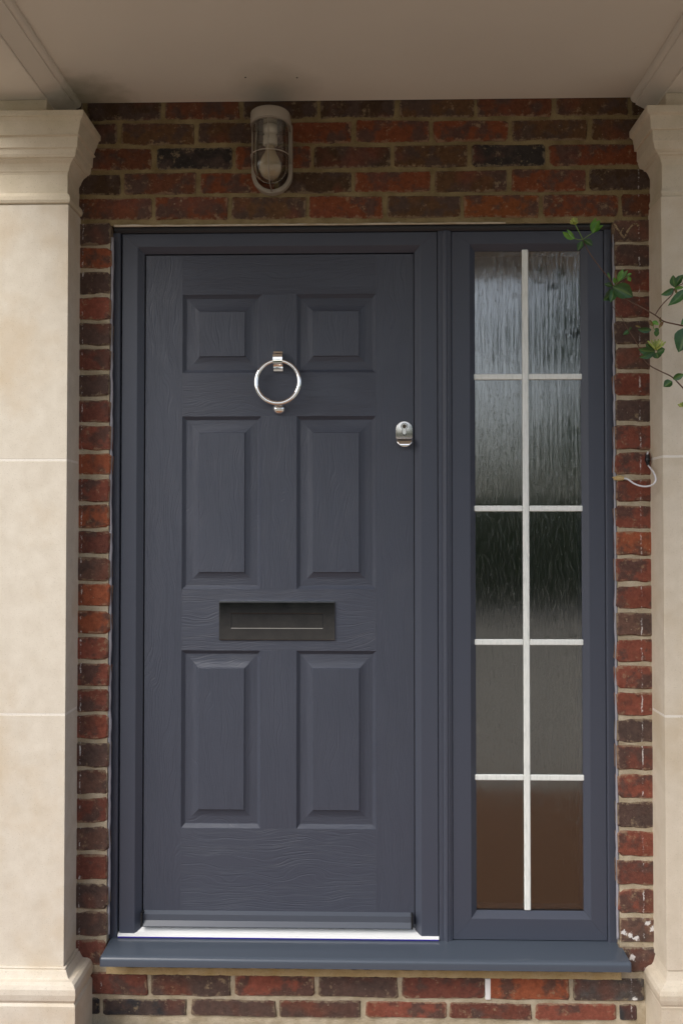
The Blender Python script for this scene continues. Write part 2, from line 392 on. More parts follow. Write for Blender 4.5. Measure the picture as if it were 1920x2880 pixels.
ST = [brick_mesh(.215, .064, s) for s in range(9)]; HD = [brick_mesh(.10, .066, 50 + s) for s in range(9)]; QT = [brick_mesh(.05, .066, 90 + s) for s in range(3)]
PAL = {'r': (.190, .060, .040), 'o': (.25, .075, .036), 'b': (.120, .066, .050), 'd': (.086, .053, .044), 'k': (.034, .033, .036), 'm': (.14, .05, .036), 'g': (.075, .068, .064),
       'R': (.165, .050, .021), 'B': (.100, .052, .024), 'D': (.062, .036, .020), 'K': (.030, .026, .024), 'O': (.185, .060, .020), 'M': (.125, .046, .023)}   # capitals: darker, browner upper courses
def brick(x0, x1, z0, z1, code):
    Wd, Hh = x1 - x0, z1 - z0
    T, tw, th = (ST, .215, .064) if Wd > .15 else ((HD, .10, .066) if Wd > .065 else (QT, .05, .066))
    o = bpy.data.objects.new('brick', random.choice(T)); COL.objects.link(o); o.parent = wall
    fl = random.choice((1, 1)); o.location = ((x0 + x1) / 2, YB + random.uniform(-.0015, .0012), (z0 + z1) / 2)
    o.scale = (Wd / tw * fl, 1, Hh / th); o.rotation_euler = (random.uniform(-.006, .006), random.uniform(-.006, .006), random.uniform(-.006, .006))
    j = random.uniform(.88, 1.12); cc = PAL[code]; o.color = (cc[0] * j, cc[1] * j, cc[2] * j, 1)
    return o
J = .0052                                     # half a joint
def course(ytop, ybot, joints, codes, px0, px1):
    zt, zb = Z(ytop), Z(ybot); ym = (ytop + ybot) / 2
    xs = [at(px, ym).x for px in [px0] + joints + [px1]]
    for i in range(len(xs) - 1):
        ja = J if i else 0; jb = J if i < len(xs) - 2 else 0
        brick(xs[i] + ja + random.uniform(-.0012, .0012), xs[i + 1] - jb + random.uniform(-.0012, .0012), zb + J + random.uniform(-.0012, .0012), zt - J + random.uniform(-.0012, .0012), codes[i])
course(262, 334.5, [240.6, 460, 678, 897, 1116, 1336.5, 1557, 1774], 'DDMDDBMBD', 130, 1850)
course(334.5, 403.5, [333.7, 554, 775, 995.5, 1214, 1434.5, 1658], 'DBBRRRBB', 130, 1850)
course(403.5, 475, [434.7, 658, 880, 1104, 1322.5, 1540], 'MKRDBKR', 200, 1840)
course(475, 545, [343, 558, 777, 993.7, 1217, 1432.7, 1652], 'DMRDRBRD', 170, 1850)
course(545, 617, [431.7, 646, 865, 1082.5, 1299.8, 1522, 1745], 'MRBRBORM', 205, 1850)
YJ = [617, 687, 755, 829, 901, 973, 1046, 1118, 1192, 1269, 1342, 1416, 1490, 1565, 1639, 1715, 1790, 1865, 1939, 2013, 2089, 2167, 2246, 2328, 2408, 2488, 2569, 2650, 2733]
LC = 'dodrdmdmroromboorrmrdbmbmdbm'[:28]; RC = 'bdrmdbrdrrrrorrbrrrdmrdrmrbg'[:28]
def side(x0, x1, codes, dy):
    for i in range(len(YJ) - 1):
        zt, zb = Z(YJ[i] + dy), Z(YJ[i + 1] + dy)
        brick(x0 + random.uniform(-.002, .001), x1 + random.uniform(-.001, .002), zb + J + random.uniform(-.0015, .0015), zt - J + random.uniform(-.0015, .0015), codes[i])
side(X(212) - .02, XL, LC, -1); side(XR, X(1850), RC, 1)
course(2739, 2813, [419, 655, 891, 1125, 1370, 1609], 'mdrdmog', 235, 1812)
course(2813, 2870, [285, 533, 781, 1021, 1260, 1499, 1740], 'kkddrmrk', 225, 1790)
# yellow bedding mortar under the sill, pale line over the frame, white painted joint, grey sealant beads
mortar_sheet('bed_mortar', X(300, 0, 2735), X(1745, 0, 2735), Z(2745), Z(2725), 'bed_mortar', wall, y=-.006, amp=.006)
def wob(name, p0, p1, r, m, parent, nseg=160, amp=.0012, f=40):
    pts = []; rs = []
    for i in range(nseg + 1):
        t = i / nseg; p = Vector(p0).lerp(Vector(p1), t)
        q = mnoise.noise((t * f, 3.1 + p0[0], p0[2])); q2 = mnoise.noise((t * f * .7, 9.1, p0[0]))
        pts.append(p + Vector((q, 0, q2)) * amp); rs.append(r * (1 + .45 * q2))
    return tube(name, pts, rs, m, parent, 6)
wob('pale_fillet', (X(318, .01), .004, Z(629)), (X(1420, .01, 629), .004, Z(628)), .0030, 'pale_mortar', wall, 220)
wob('sealant', (XL + .001, .012, Z(660)), (XL + .001, .012, Z(2640)), .0045, 'sealant', wall, 260, .0022, 60)
wob('sealant', (XR - .001, .012, Z(660)), (XR - .001, .012, Z(2640)), .0040, 'sealant', wall, 260, .0018, 60)
box('painted_joint', X(1364, 0, 2780), X(1379, 0, 2780), -.0015, .003, Z(2808), Z(2750), 'paint_white', wall, .001, 1)
# old V shaped mark on the top right brick
def stroke(pts, wd, name='chalk_mark'):
    P = [at(px, py, -.0028) for px, py in pts]; v, f = [], []
    for i, p in enumerate(P):
        t = (P[min(i + 1, len(P) - 1)] - P[max(i - 1, 0)]).normalized(); a = Vector((-t.z, 0, t.x)) * wd * random.uniform(.55, 1.2)
        v += [p + a, p - a, p + a + Vector((0, .004, 0)), p - a + Vector((0, .004, 0))]
    for i in range(len(P) - 1):
        q = i * 4; f += [(q, q + 1, q + 5, q + 4), (q, q + 4, q + 6, q + 2), (q + 1, q + 3, q + 7, q + 5)]
    return pyd(name, v, f, 'mark_chalk', wall)
stroke([(1727, 628), (1731, 636), (1736, 643), (1741, 650), (1745, 656), (1750, 663), (1755, 668)], .003)
stroke([(1755, 669), (1759, 660), (1763, 652), (1768, 644), (1773, 637), (1779, 631), (1787, 628), (1793, 631), (1794, 636)], .0026)
stroke([(1745, 655), (1749, 645), (1753, 640)], .0015)

# ------------------------------------------------------------------ stone pilasters
def oh(px, py, side, PX, PD):                 # overhang of a corner seen at a pixel, same to the front and to the side
    o = 0.0
    for _ in range(30):
        q = at(px, py, -(PD + o)); o = side * (PX - q.x)      # inner edge moves towards the door
    return o, at(px, py, -(PD + o)).z
PD = .103
def pilaster(side, label, prof_cap, prof_base, pxs, joints, width, sm='stone'):
    t = thing('stone_pilaster', label, 'pilaster', group=None)
    s = -1 if side == 'L' else 1              # outward direction
    PX = sum(at(px, py, -PD).x for px, py in pxs) / len(pxs)
    XO = PX + s * width
    def stack(name, levels, m, bw_=.0016):
        v, f = [], []
        for o, z in levels:
            xi, xo = PX - s * o, XO + s * o; y = -(PD + o)
            v += [(xi, .004, z), (xi, y, z), (xo, y, z), (xo, .004, z)]
        for i in range(len(levels) - 1):
            for j in range(3): f.append((i * 4 + j, i * 4 + j + 1, i * 4 + j + 5, i * 4 + j + 4))
        k = len(levels) - 1; f += [(3, 2, 1, 0), (k * 4, k * 4 + 1, k * 4 + 2, k * 4 + 3)]
        o_ = pyd(name, v, f, m, t); md = o_.modifiers.new('bevel', 'BEVEL'); md.width = bw_; md.segments = 2; md.limit_method = 'ANGLE'; md.angle_limit = R(28); return o_
    def solve(pr):
        out = []
        for px, py in pr:
            o = 0.0
            for _ in range(40):
                q = at(px, py, -(PD + o)); o = .5 * o + .5 * (-s) * (q.x - PX)
            out.append((max(o, -.004), at(px, py, -(PD + o)).z))
        return out
    cap = solve(prof_cap); base = solve(prof_base)
    cap.sort(key=lambda q: q[1]); base.sort(key=lambda q: q[1])
    zc, zb = cap[0][1], base[-1][1]
    base = [(base[0][0], 0.0)] + base if base[0][1] > .01 else base
    stack('capital', cap, 'stone_cap'); stack('base', base, sm)
    zs = [zb] + sorted(Z(py, -PD) for py in joints) + [zc]
    for i in range(len(zs) - 1):
        a = zs[i] + (.0034 if i else 0); b2 = zs[i + 1] - (.0034 if i < len(zs) - 2 else 0)
        stack('stone_block', [(0, a), (0, b2)], sm, .0007)
        if i: stack('joint', [(-.0005, zs[i] - .0034), (-.0005, zs[i] + .0034)], 'stone_joint', .0002)
    return t, PX, XO, cap[-1][1], cap[-1][0]
def cr(pts, sc, ox, oy): return [(ox + x / sc, oy + y / sc) for x, y in pts]
capL = cr([(720, 1480), (745, 1472), (765, 1445), (773, 1410), (768, 1372), (752, 1350), (736, 1345), (735, 1180), (741, 1140), (752, 1108), (757, 1100), (760, 1082), (768, 1050), (780, 1012), (800, 975), (806, 968), (806, 958), (822, 940), (832, 905), (838, 850), (850, 832), (856, 715), (858, 694), (877, 690), (884, 560), (886, 540), (905, 492), (916, 480), (918, 425), (916, 419)], 3.92, 0, 200)
baseL = cr([(720, 640), (722, 652), (716, 660), (728, 672), (740, 720), (752, 762), (762, 775), (790, 800), (815, 840), (829, 890), (832, 950), (826, 1010), (812, 1034), (818, 1048), (826, 1068), (828, 1072)], 3.92, 0, 2560)
PLt, PXL, XOL, ztL, oL = pilaster('L', 'cream stone pilaster left of the door, beside the hinge side', capL, baseL, [(184, 620), (188, 1290), (187, 2015), (184, 2600)], [1292, 2014], .33)
capR = cr([(1018, 1905), (1005, 1890), (982, 1850), (975, 1805), (985, 1765), (1000, 1757), (1019, 1752), (1018, 1500), (1008, 1460), (995, 1420), (984, 1405), (980, 1385), (965, 1320), (945, 1265), (920, 1240), (918, 1215), (905, 1205), (880, 1160), (868, 1100), (858, 1055), (850, 1040), (848, 880), (822, 862), (812, 700), (806, 655), (770, 610), (768, 590), (766, 520), (768, 500)], 5.346, 1676, 200)
baseR = cr([(1305, 1090), (1300, 1110), (1308, 1120), (1285, 1140), (1272, 1230), (1262, 1300), (1240, 1375), (1200, 1430), (1165, 1500), (1145, 1590), (1148, 1680), (1160, 1750), (1172, 1780), (1168, 1800), (1172, 1850)], 6.533, 1680, 2560)
PRt, PXR, XOR, ztR, oR = pilaster('R', 'cream stone pilaster right of the side window, behind the climbing plant', capR, baseR, [(1863, 640), (1861, 1280), (1865, 2011), (1876, 2600)], [1285, 2011], .33, 'stone_warm')

# ------------------------------------------------------------------ porch canopy
can = thing('porch_canopy', 'off white painted porch ceiling with side beams above the door', 'porch')
CL, CR_ = X(229, 0, 289), X(1772, 0, 275); DEP = 1.53
ZS = Z(289, -PD, 130)                           # soffit of the side beams
box('ceiling_panel', CL, CR_, -DEP + .16, -.001, ZC, ZC + .02, 'ceiling_paint', can)
BL = at(131, 288, -PD - .02).x; BR = at(1872, 270, -PD - .02).x
for s, xc, xb in ((-1, CL, BL), (1, CR_, BR)):
    ww = abs(xb - xc)
    pr = [(xc, ZC + .02), (xc, ZC - .001)] + [(xc + s * (.014 - .014 * math.cos(a)), ZC - .002 - .014 * math.sin(a)) for a in [math.pi / 2 * i / 6 for i in range(1, 7)]]
    pr += [(xc + s * .0145, ZC - .0205), (xb - s * .0035, ZS + .0075), (xb, ZS + .006), (xb, ZC + .02)]
    extrude_y('cornice_moulding', pr, -DEP + .16, -.0012, 'ceiling_paint', can)
    xo = xb + s * .22
    box('side_beam', min(xb, xo), max(xb, xo), -DEP + .16, -.0015, ZS, ZC + .021, 'ceiling_paint', can, .002, 1)
    # stone packer between capital and beam
    zt = ztL if s < 0 else ztR
    box('packing_stone', min(xb - s * .001, xo - s * .02), max(xb - s * .001, xo - s * .02), -PD - .022, -.002, zt, ZS - .0004, 'stone_cap', can, .002, 1)
box('front_beam', BL - .24, BR + .24, -DEP, -DEP + .16, ZS - .004, ZC + .30, 'ceiling_paint', can, .003, 1)
box('roof_slab', BL - .27, BR + .27, -DEP - .05, 0.0, ZC + .0215, ZC + .32, 'moulding_paint', can)
for px, py in ((690, 216), (835, 217)):
    q = at(px, py, -.1); d = (q - cam.location); q = Vector(cam.location) + d * ((ZC - CAMZ) / d.z)
    lathe('screw_hole', [(.0, ZC - .0012), (.0022, ZC - .0012), (.0028, ZC + .001)], (q.x, q.y), 'dark_speck', can, 10)

# ------------------------------------------------------------------ door frame
YF, YD = .034, .052
ZTOP = Z(653, YF); 
XD0, XD1 = X(407, YD), X(1163.5, YD); ZD1 = Z(715, YD); ZD0 = Z(2608, YD)
fr = thing('door_frame', 'anthracite grey door frame with mullion trim and white threshold strip', 'door frame')
def ring(parent, x0, x1, z0, z1, fl, ft, fr_, fb, bev, names, m, zcut=None):
    """mitred frame: face widths left, top, right, bottom (None = open), then a splay of bev going back bev"""
    prof = lambda wd: [(0, YF + .06), (0, YF + .0012), (.0012, YF), (wd - .001, YF), (wd, YF + .0006), (wd + bev, YF + bev), (wd + bev, YF + .07)]
    has_b = fb is not None
    for nm, side_ in zip(names, ('L', 'T', 'R', 'B')):
        if side_ == 'B' and not has_b: continue
        A = []
        pl_, pt_, pr_, pb_ = prof(fl), prof(ft), prof(fr_), prof(fb if has_b else .05)
        v = []
        g = .00025
        for i in range(7):
            tl = (x0 + pl_[i][0], z1 - pt_[i][0]); tr = (x1 - pr_[i][0], z1 - pt_[i][0])
            bl = (x0 + pl_[i][0], z0 + (pb_[i][0] if has_b else 0)); br = (x1 - pr_[i][0], z0 + (pb_[i][0] if has_b else 0))
            y = pl_[i][1]
            a, b_ = {'L': (bl, tl), 'T': (tl, tr), 'R': (tr, br), 'B': (br, bl)}[side_]
            A.append((a, b_, y))
        for a, b_, y in A:
            dx, dz = b_[0] - a[0], b_[1] - a[1]; l = math.hypot(dx, dz); dx, dz = dx / l * g, dz / l * g
            v += [(a[0] + dx, y, a[1] + dz), (b_[0] - dx, y, b_[1] - dz)]
        f = [(2 * i, 2 * i + 1, 2 * i + 3, 2 * i + 2) for i in range(6)] + [(12, 13, 1, 0), tuple(range(0, 14, 2)), tuple(range(1, 14, 2))[::-1]]
        pyd(nm, v, f, m, parent)
xa, xb = X(339.5, YF), X(1231, YF)
zj = Z(2636, YF)
ring(fr, xa, xb, zj, ZTOP, X(383, YF) - xa, ZTOP - Z(690, YF), xb - X(1183, YF), None, .0165, ('jamb', 'head', 'jamb', ''), 'frame_grey')
# outer strips beside the brick, moulded mullion trim, dark drip along the top
def strip(p0, p1, zb, nm='edge_trim'):
    x0, x1 = X(p0, YF), X(p1, YF)
    extrude_z(nm, [(x0, YF + .05), (x0, YF), (x0 + .002, YF - .004), (x1 - .004, YF - .004), (x1 - .001, YF - .001), (x1, YF + .006), (x1, YF + .05)], zb, ZTOP + .001, 'frame_grey', fr)
strip(308, 335.5, Z(2646, YF)); 
x0, x1 = X(1702.5, YF), X(1737, YF)
extrude_z('edge_trim', [(x0, YF + .05), (x0, YF + .006), (x0 + .001, YF - .001), (x0 + .004, YF - .004), (x1 - .002, YF - .004), (x1, YF), (x1, YF + .05)], Z(2652, YF), ZTOP + .001, 'frame_grey', fr)
x0, x1 = X(1232.5, YF), X(1270.5, YF); W_ = x1 - x0
mp_ = [(0, .05), (0, -.002), (.002, -.004), (.011, -.004), (.012, -.0030), (.0135, -.0042), (.017, -.0075), (.020, -.009), (.024, -.009), (.027, -.0065), (.0275, -.0060), (.029, -.0068), (.032, -.0060), (.0325, -.003), (W_ - .002, -.003), (W_, -.001), (W_, .05)]
extrude_z('mullion_trim', [(x0 + a, YF + b_) for a, b_ in mp_], Z(2650, YF), ZTOP + .001, 'frame_grey', fr)
zt0, zt1 = Z(653, YF) + .0012, Z(632, YF - .01)
extrude_x('drip_trim', [(YF + .05, zt0), (YF - .004, zt0), (YF - .012, zt0 + .006), (YF - .013, zt0 + .012), (YF - .007, zt0 + .0135), (YF - .006, zt1), (YF + .05, zt1)], XL + .004, XR - .004, 'drip_dark', fr)
# threshold
zth = Z(2640, YF - .004)
zsb = Z(2642, YF)
extrude_x('threshold', [(YF + .09, zsb + .034), (YF + .035, zsb + .034), (YF + .006, zsb + .012), (YF - .006, zsb + .0085), (YF - .007, zsb + .004), (YF + .09, zsb + .004)], xa - .002, xb + .0005, 'white_pvc', fr)
box('blue_strip', xa - .001, xb - .001, YF - .0078, YF + .02, zsb + .0008, zsb + .0037, 'strip_blue', fr)  # thin dark blue strip along the foot of the threshold

# ------------------------------------------------------------------ sill
sill = thing('door_sill', 'long grey door sill projecting over the bottom bricks', 'sill')
xs0, xs1 = at(282.5, 2700, -.075).x, at(1773, 2710, -.075).x
zf = Z(2701, -.075); zbt = Z(2727, -.075)
o = extrude_x('sill_body', [(.12, zsb), (YF, zsb), (-.062, zf + .0012), (-.066, zf + .0006), (-.0695, zf - .0008), (-.0725, zf - .0030), (-.0745, zf - .0060), (-.0755, zf - .0095), (-.0758, zbt), (-.066, zbt), (-.066, zbt + .012), (.12, zbt + .012)], xs0, xs1, 'sill_grey', sill); shade(o, 40)
for s, xx in ((-1, xs0), (1, xs1)):
    box('end_cap', min(xx, xx + s * .0022), max(xx, xx + s * .0022), -.0752, .0005, zbt - .0004, zf - .0005, 'frame_grey', sill, .0008, 1)

# ------------------------------------------------------------------ door leaf
door = thing('front_door', 'grey six panel front door with chrome knocker and letter plate', 'door')
PXC = [(X(511, YD), X(733, YD)), (X(834, YD), X(1057, YD))]
FXC = [(X(560, YD), X(686.5, YD)), (X(880.5, YD), X(1009, YD))]
PZ = [(Z(1047, YD), Z(826.5, YD)), (Z(1658, YD), Z(1170, YD)), (Z(2333, YD), Z(1831, YD))]
FZ = [(Z(1000, YD), Z(875.5, YD)), (Z(1609, YD), Z(1217.5, YD)), (Z(2279, YD), Z(1882, YD))]
g = .00008
box('door_core', XD0 + .001, XD1 - .001, YD + .020, YD + .05, ZD0, ZD1 - .001, 'frame_grey', door)
def slab(nm, x0, x1, z0, z1, m): return box(nm, x0 + g, x1 - g, YD, YD + .0195, z0 + g, z1 - g, m, door)
slab('stile', XD0, PXC[0][0], ZD0, ZD1, 'grain_v'); slab('stile', PXC[1][1], XD1, ZD0, ZD1, 'grain_v')
zr = [ZD1, PZ[0][1], PZ[0][0], PZ[1][1], PZ[1][0], PZ[2][1], PZ[2][0], ZD0]
for i in range(0, 8, 2): slab('rail', PXC[0][0], PXC[1][1], zr[i + 1], zr[i], 'grain_h')
for i in range(3): slab('centre_stile', PXC[0][1], PXC[1][0], PZ[i][0], PZ[i][1], 'grain_v')
def panel(px, fx, pz, fz):
    x0, x1, z0, z1 = px[0] + g, px[1] - g, pz[0] + g, pz[1] - g
    fx0, fx1, fz0, fz1 = fx[0], fx[1], fz[0], fz[1]
    def rect(a, y):  # a from 0 (outer) to 1 (field)
        return [(x0 + (fx0 - x0) * a, y, z0 + (fz0 - z0) * a), (x1 + (fx1 - x1) * a, y, z0 + (fz0 - z0) * a), (x1 + (fx1 - x1) * a, y, z1 + (fz1 - z1) * a), (x0 + (fx0 - x0) * a, y, z1 + (fz1 - z1) * a)]
    lv = [(0, YD + .0003), (.012, YD + .0012), (.185, YD + .0088), (.21, YD + .0092), (.25, YD + .0092), (.58, YD + .0080), (.68, YD + .0070), (.80, YD + .0048), (.95, YD + .0016), (.962, YD + .0010), (.985, YD - .0016), (1.0, YD - .0020)]
    v = [p for a, y in lv for p in rect(a, y)]
    # mitred: four sides as separate pieces so that the grain turns at the corners
    po = bpy.data.objects.new('panel', None)
    me = bpy.data.meshes.new('panel'); q = (len(lv) - 1) * 4; fs = [(q, q + 1, q + 2, q + 3)]; mats = [0]
    for i in range(len(lv) - 1):
        for j in range(4): fs.append((i * 4 + j, i * 4 + (j + 1) % 4, (i + 1) * 4 + (j + 1) % 4, (i + 1) * 4 + j)); mats.append(1 if j in (0, 2) else 0)
    me.from_pydata(v, [], fs); me.materials.append(M['grain_v']); me.materials.append(M['grain_h'])
    for f, k in zip(me.polygons, mats): f.material_index = k
    bm = bmesh.new(); bm.from_mesh(me); bmesh.ops.recalc_face_normals(bm, faces=bm.faces); bm.faces.ensure_lookup_table()
    if bm.faces[0].normal.y > 0: bmesh.ops.reverse_faces(bm, faces=bm.faces)
    bm.to_mesh(me); bm.free(); bpy.data.objects.remove(po)
    return link('panel', me, None, door)
for i in range(3):
    for k in range(2): panel(PXC[k], FXC[k], PZ[i], FZ[i])
# rain deflector
xw0, xw1 = X(405, YD - .02), X(1154.5, YD - .02)
zw1, zw0 = Z(2565.5, YD), Z(2611, YD - .018)
H_ = zw1 - zw0
wb = extrude_x('weather_bar', [(YD - .0003, zw1), (YD - .0105, zw1 - .0075), (YD - .0108, zw1 - .0245), (YD - .0225, zw1 - .0385), (YD - .0235, zw0 + .002), (YD - .021, zw0), (YD - .0003, zw0)], xw0, xw1, 'bar_grey', door)
for xx in (xw0 - .0052, xw1 + .0002): box('end_cap', xx, xx + .005, YD - .0225, YD - .0004, zw0 - .0005, zw1 + .0005, 'seal_black', wb)
box('draught_seal', XD0 - .003, XD1 + .003, YD + .004, YD + .03, ZD0 - .012, ZD0 - .0004, 'seal_black', door)
# dark rebate gap behind the door edge
for x0_, x1_, z0_, z1_ in ((XD0 - .012, XD0 - .0004, ZD0, ZD1 + .01), (XD1 + .0004, XD1 + .012, ZD0, ZD1 + .01), (XD0, XD1, ZD1 + .0004, ZD1 + .012)):
    box('rubber_seal', x0_, x1_, YD + .012, YD + .04, z0_, z1_, 'seal_black', fr)

# ring knocker
YK = YD - .026
kc = at(781, 1074, YK); s_ = (DIST + YK) / FPX
kn = bpy.data.objects.new('knocker', None); COL.objects.link(kn); kn.parent = door; kn['label'] = 'polished chrome ring knocker'
v, f = [], []; RM, RT, A_, B_ = 61.0 * s_, 7.0 * s_, 72, 20
for i in range(A_):
    a = 2 * math.pi * i / A_; cx_, cz_ = math.cos(a), math.sin(a)
    rt = RT * (1 - .22 * max(0, cz_))
    for j in range(B_):
        b_ = 2 * math.pi * j / B_; rr = RM + rt * math.cos(b_)
        v.append((kc.x + rr * cx_, kc.y + .004 * cz_ + rt * math.sin(b_), kc.z + rr * cz_))
for i in range(A_):
    for j in range(B_): f.append((i * B_ + j, ((i + 1) % A_) * B_ + j, ((i + 1) % A_) * B_ + (j + 1) % B_, i * B_ + (j + 1) % B_))
pyd('ring', v, f, 'chrome', kn, True)
mx0, mx1 = X(768, YK, 1010), X(794, YK, 1010); zz = lambda py: Z(py, YK)
shade(extrude_x('strap', [(YD - .0002, zz(987)), (YK + .006, zz(986)), (YK + .004, zz(991)), (YK + .002, zz(992)), (YK - .006, zz(995)), (YK - .0085, zz(996.5)), (YK - .0094, zz(999)), (YK - .0110, zz(1020)), (YK - .0100, zz(1022.5)), (YK - .004, zz(1024)), (YK + .002, zz(1025)), (YK + .004, zz(1028)),
    (YK + .010, zz(1029)), (YK + .010, zz(1033)), (YK + .015, zz(1035)), (YK + .016, zz(1040)), (YD - .0002, zz(1041))], mx0, mx1, 'chrome', kn), 30)
# striker stud
sc_ = at(784, 1150, YD - .006); v, f = [], []
for i in range(9):
    t = i / 8 * math.pi / 2
    for j in range(24):
        a = 2 * math.pi * j / 24; v.append((sc_.x + .0190 * math.cos(t) * math.cos(a), YD - .0002 - .016 * math.sin(t), sc_.z + .0165 * math.cos(t) * math.sin(a)))
for i in range(8):
    for j in range(24): f.append((i * 24 + j, i * 24 + (j + 1) % 24, (i + 1) * 24 + (j + 1) % 24, (i + 1) * 24 + j))
pyd('striker', v, f, 'chrome', kn, True)

# cylinder pull
lk = bpy.data.objects.new('lock_pull', None); COL.objects.link(lk); lk.parent = door; lk['label'] = 'chrome cylinder pull with keyhole'
YL = YD - .006
lc = at(1136.5, 1208, YL); sl = (DIST + YL) / FPX; hw = 23.5 * sl; zt_ = Z(1184, YL, 1136); zs_ = Z(1231.5, YL, 1136); zb_ = Z(1258.5, YL, 1136)
arc = [(lc.x + hw * math.cos(a), zt_ - hw + hw * math.sin(a)) for a in [math.pi * i / 20 for i in range(21)]]
o = extrude_y('plate', arc + [(lc.x - hw, zs_), (lc.x + hw, zs_)], YL, YD - .0002, 'chrome_satin', lk); md = o.modifiers.new('b', 'BEVEL'); md.width = .0015; md.segments = 3; md.limit_method = 'ANGLE'; shade(o)
# curled finger lip under the plate
lip = []; hz = zs_ - zb_
v, f = [], []
for i in range(13):
    t = i / 12
    zz_ = zs_ - hz * t; wd = hw * math.sqrt(max(.02, 1 - t * t)) if t > .05 else hw
    y = YL - .002 - .016 * math.sin(t * math.pi * .62)
    for j in range(13):
        u = -1 + 2 * j / 12; v.append((lc.x + wd * u, y, zz_))
for i in range(12):
    for j in range(12): f.append((i * 13 + j, i * 13 + j + 1, (i + 1) * 13 + j + 1, (i + 1) * 13 + j))
o = pyd('finger_lip', v, f, 'chrome', lk, True); md = o.modifiers.new('s', 'SOLIDIFY'); md.thickness = .002
cy = at(1136.5, 1199, YL).z
kp = [(lc.x + 8 * sl * math.cos(a), cy + 8 * sl * math.sin(a)) for a in [R(-52) + R(284) * i / 20 for i in range(21)]]
kp += [(lc.x - 4.9 * sl, cy - 19 * sl), (lc.x - 3 * sl, cy - 23 * sl), (lc.x + 3 * sl, cy - 23 * sl), (lc.x + 4.9 * sl, cy - 19 * sl)]
extrude_y('cylinder_gap', [(lc.x + (x - lc.x) * 1.22, cy - .005 + (z - cy + .005) * 1.12) for x, z in kp], YL - .0007, YL + .001, 'seal_black', lk)
extrude_y('cylinder', kp, YL - .0022, YL + .001, 'chrome_satin', lk)
extrude_y('key_barrel', [(lc.x + 5.9 * sl * math.cos(2 * math.pi * i / 20), cy + 5.9 * sl * math.sin(2 * math.pi * i / 20)) for i in range(20)], YL - .0030, YL, 'brass_slot', lk)
box('key_slot', lc.x - .0008, lc.x + .0008, YL - .0033, YL, cy - .0042, cy + .0042, 'seal_black', lk)

# letter plate
lp = bpy.data.objects.new('letter_plate', None); COL.objects.link(lp); lp.parent = door; lp['label'] = 'polished chrome letter plate with dark reflections in its colour'
YP = YD - .005
lx0, lx1, lz0, lz1 = X(616, YP), X(941.5, YP), Z(1801.5, YP), Z(1693, YP); fx0, fx1, fz0, fz1 = X(650, YP), X(908, YP), Z(1767.5, YP), Z(1727.5, YP)
def rim(nm, x0, x1, z0, z1, m='chrome_dark_refl'): o = box(nm, x0, x1, YP, YD - .0002, z0, z1, m, lp, .0009, 2); return o
v = [(x, y, z) for y in (YP, YD - .0002) for (x, z) in ((lx0, lz0), (lx1, lz0), (lx1, lz1), (lx0, lz1), (fx0, fz0), (fx1, fz0), (fx1, fz1), (fx0, fz1))]
f = []
for j in range(4):
    k = (j + 1) % 4
    f += [(j, k, 4 + k, 4 + j), (8 + j, 8 + k, k, j), (4 + j, 4 + k, 12 + k, 12 + j)]
o = pyd('plate', v, f, 'chrome_dark_refl', lp); md = o.modifiers.new('b', 'BEVEL'); md.width = .0014; md.segments = 2; md.limit_method = 'ANGLE'
extrude_x('flap', [(YD - .0003, fz0 + .001), (YP + .0013, fz0 + .0012), (YP + .0013, fz1 - .001), (YD - .0003, fz1 - .001)], fx0 + .0012, fx1 - .0012, 'chrome_dark_refl', lp)
box('flap_edge', fx0 + .0008, fx1 - .0008, YP - .0016, YD - .0006, fz0 - .0012, fz0 + .0008, 'chrome', lp)
box('plate_edge', lx0, lx1, YP - .0002, YD - .0004, lz1 + .0001, lz1 + .0011, 'chrome', lp)

# ------------------------------------------------------------------ side window
win = thing('side_window', 'tall narrow side window with textured glass and white glazing bars', 'window')
xw, xe = X(1271.5, YF), X(1701.5, YF); zwb = Z(2640, YF)
ring(win, xw, xe, zwb, ZTOP, X(1323, YF) - xw, ZTOP - Z(688.5, YF), xe - X(1656, YF), Z(2580, YF) - zwb, .0165, ('jamb', 'head', 'jamb', 'bottom_rail'), 'frame_grey')
box('gap_gasket', xw + .002, xe - .002, YF + .012, YF + .06, zsb + .0005, zwb - .0003, 'seal_black', win)
YG = .0525
gx0, gx1, gz0, gz1 = X(1334, YG) - .002, X(1639, YG) + .004, Z(2556, YG) - .002, Z(706, YG) + .004
vb = X(1478.5, YG); hb = [Z(py, YG) for py in (1062, 1430.5, 1804.5, 2183)]
zsx = [gz1] + hb + [gz0]; xsx = [gx0, vb, gx1]
for i in range(5):
    for k in range(2): box('pane', xsx[k] + .0001, xsx[k + 1] - .0001, YG, YG + .006, zsx[i + 1] + .0001, zsx[i] - .0001, 'rain_glass', win)
bw = .0092
box('glazing_bar', vb - bw, vb + bw, YG - .0075, YG - .0002, gz0 + .004, gz1 - .004, 'bar_white', win, .0030, 3)
for z in hb:
    box('glazing_bar', gx0 + .001, vb - bw - .0002, YG - .0066, YG - .0002, z - .0085, z + .0085, 'bar_white', win, .0028, 3)
    box('glazing_bar', vb + bw + .0002, gx1 - .005, YG - .0066, YG - .0002, z - .0085, z + .0085, 'bar_white', win, .0028, 3)
for nm, a in (('glass_gasket', (gx0, gx0 + .003, gz0, gz1)), ('glass_gasket', (gx1 - .0045, gx1, gz0, gz1)), ('glass_gasket', (gx0 + .003, gx1 - .0045, gz0, gz0 + .0045)), ('glass_gasket', (gx0 + .003, gx1 - .0045, gz1 - .003, gz1))):
    box(nm, a[0], a[1], YG - .0016, YG - .0003, a[2], a[3], 'seal_black', win)
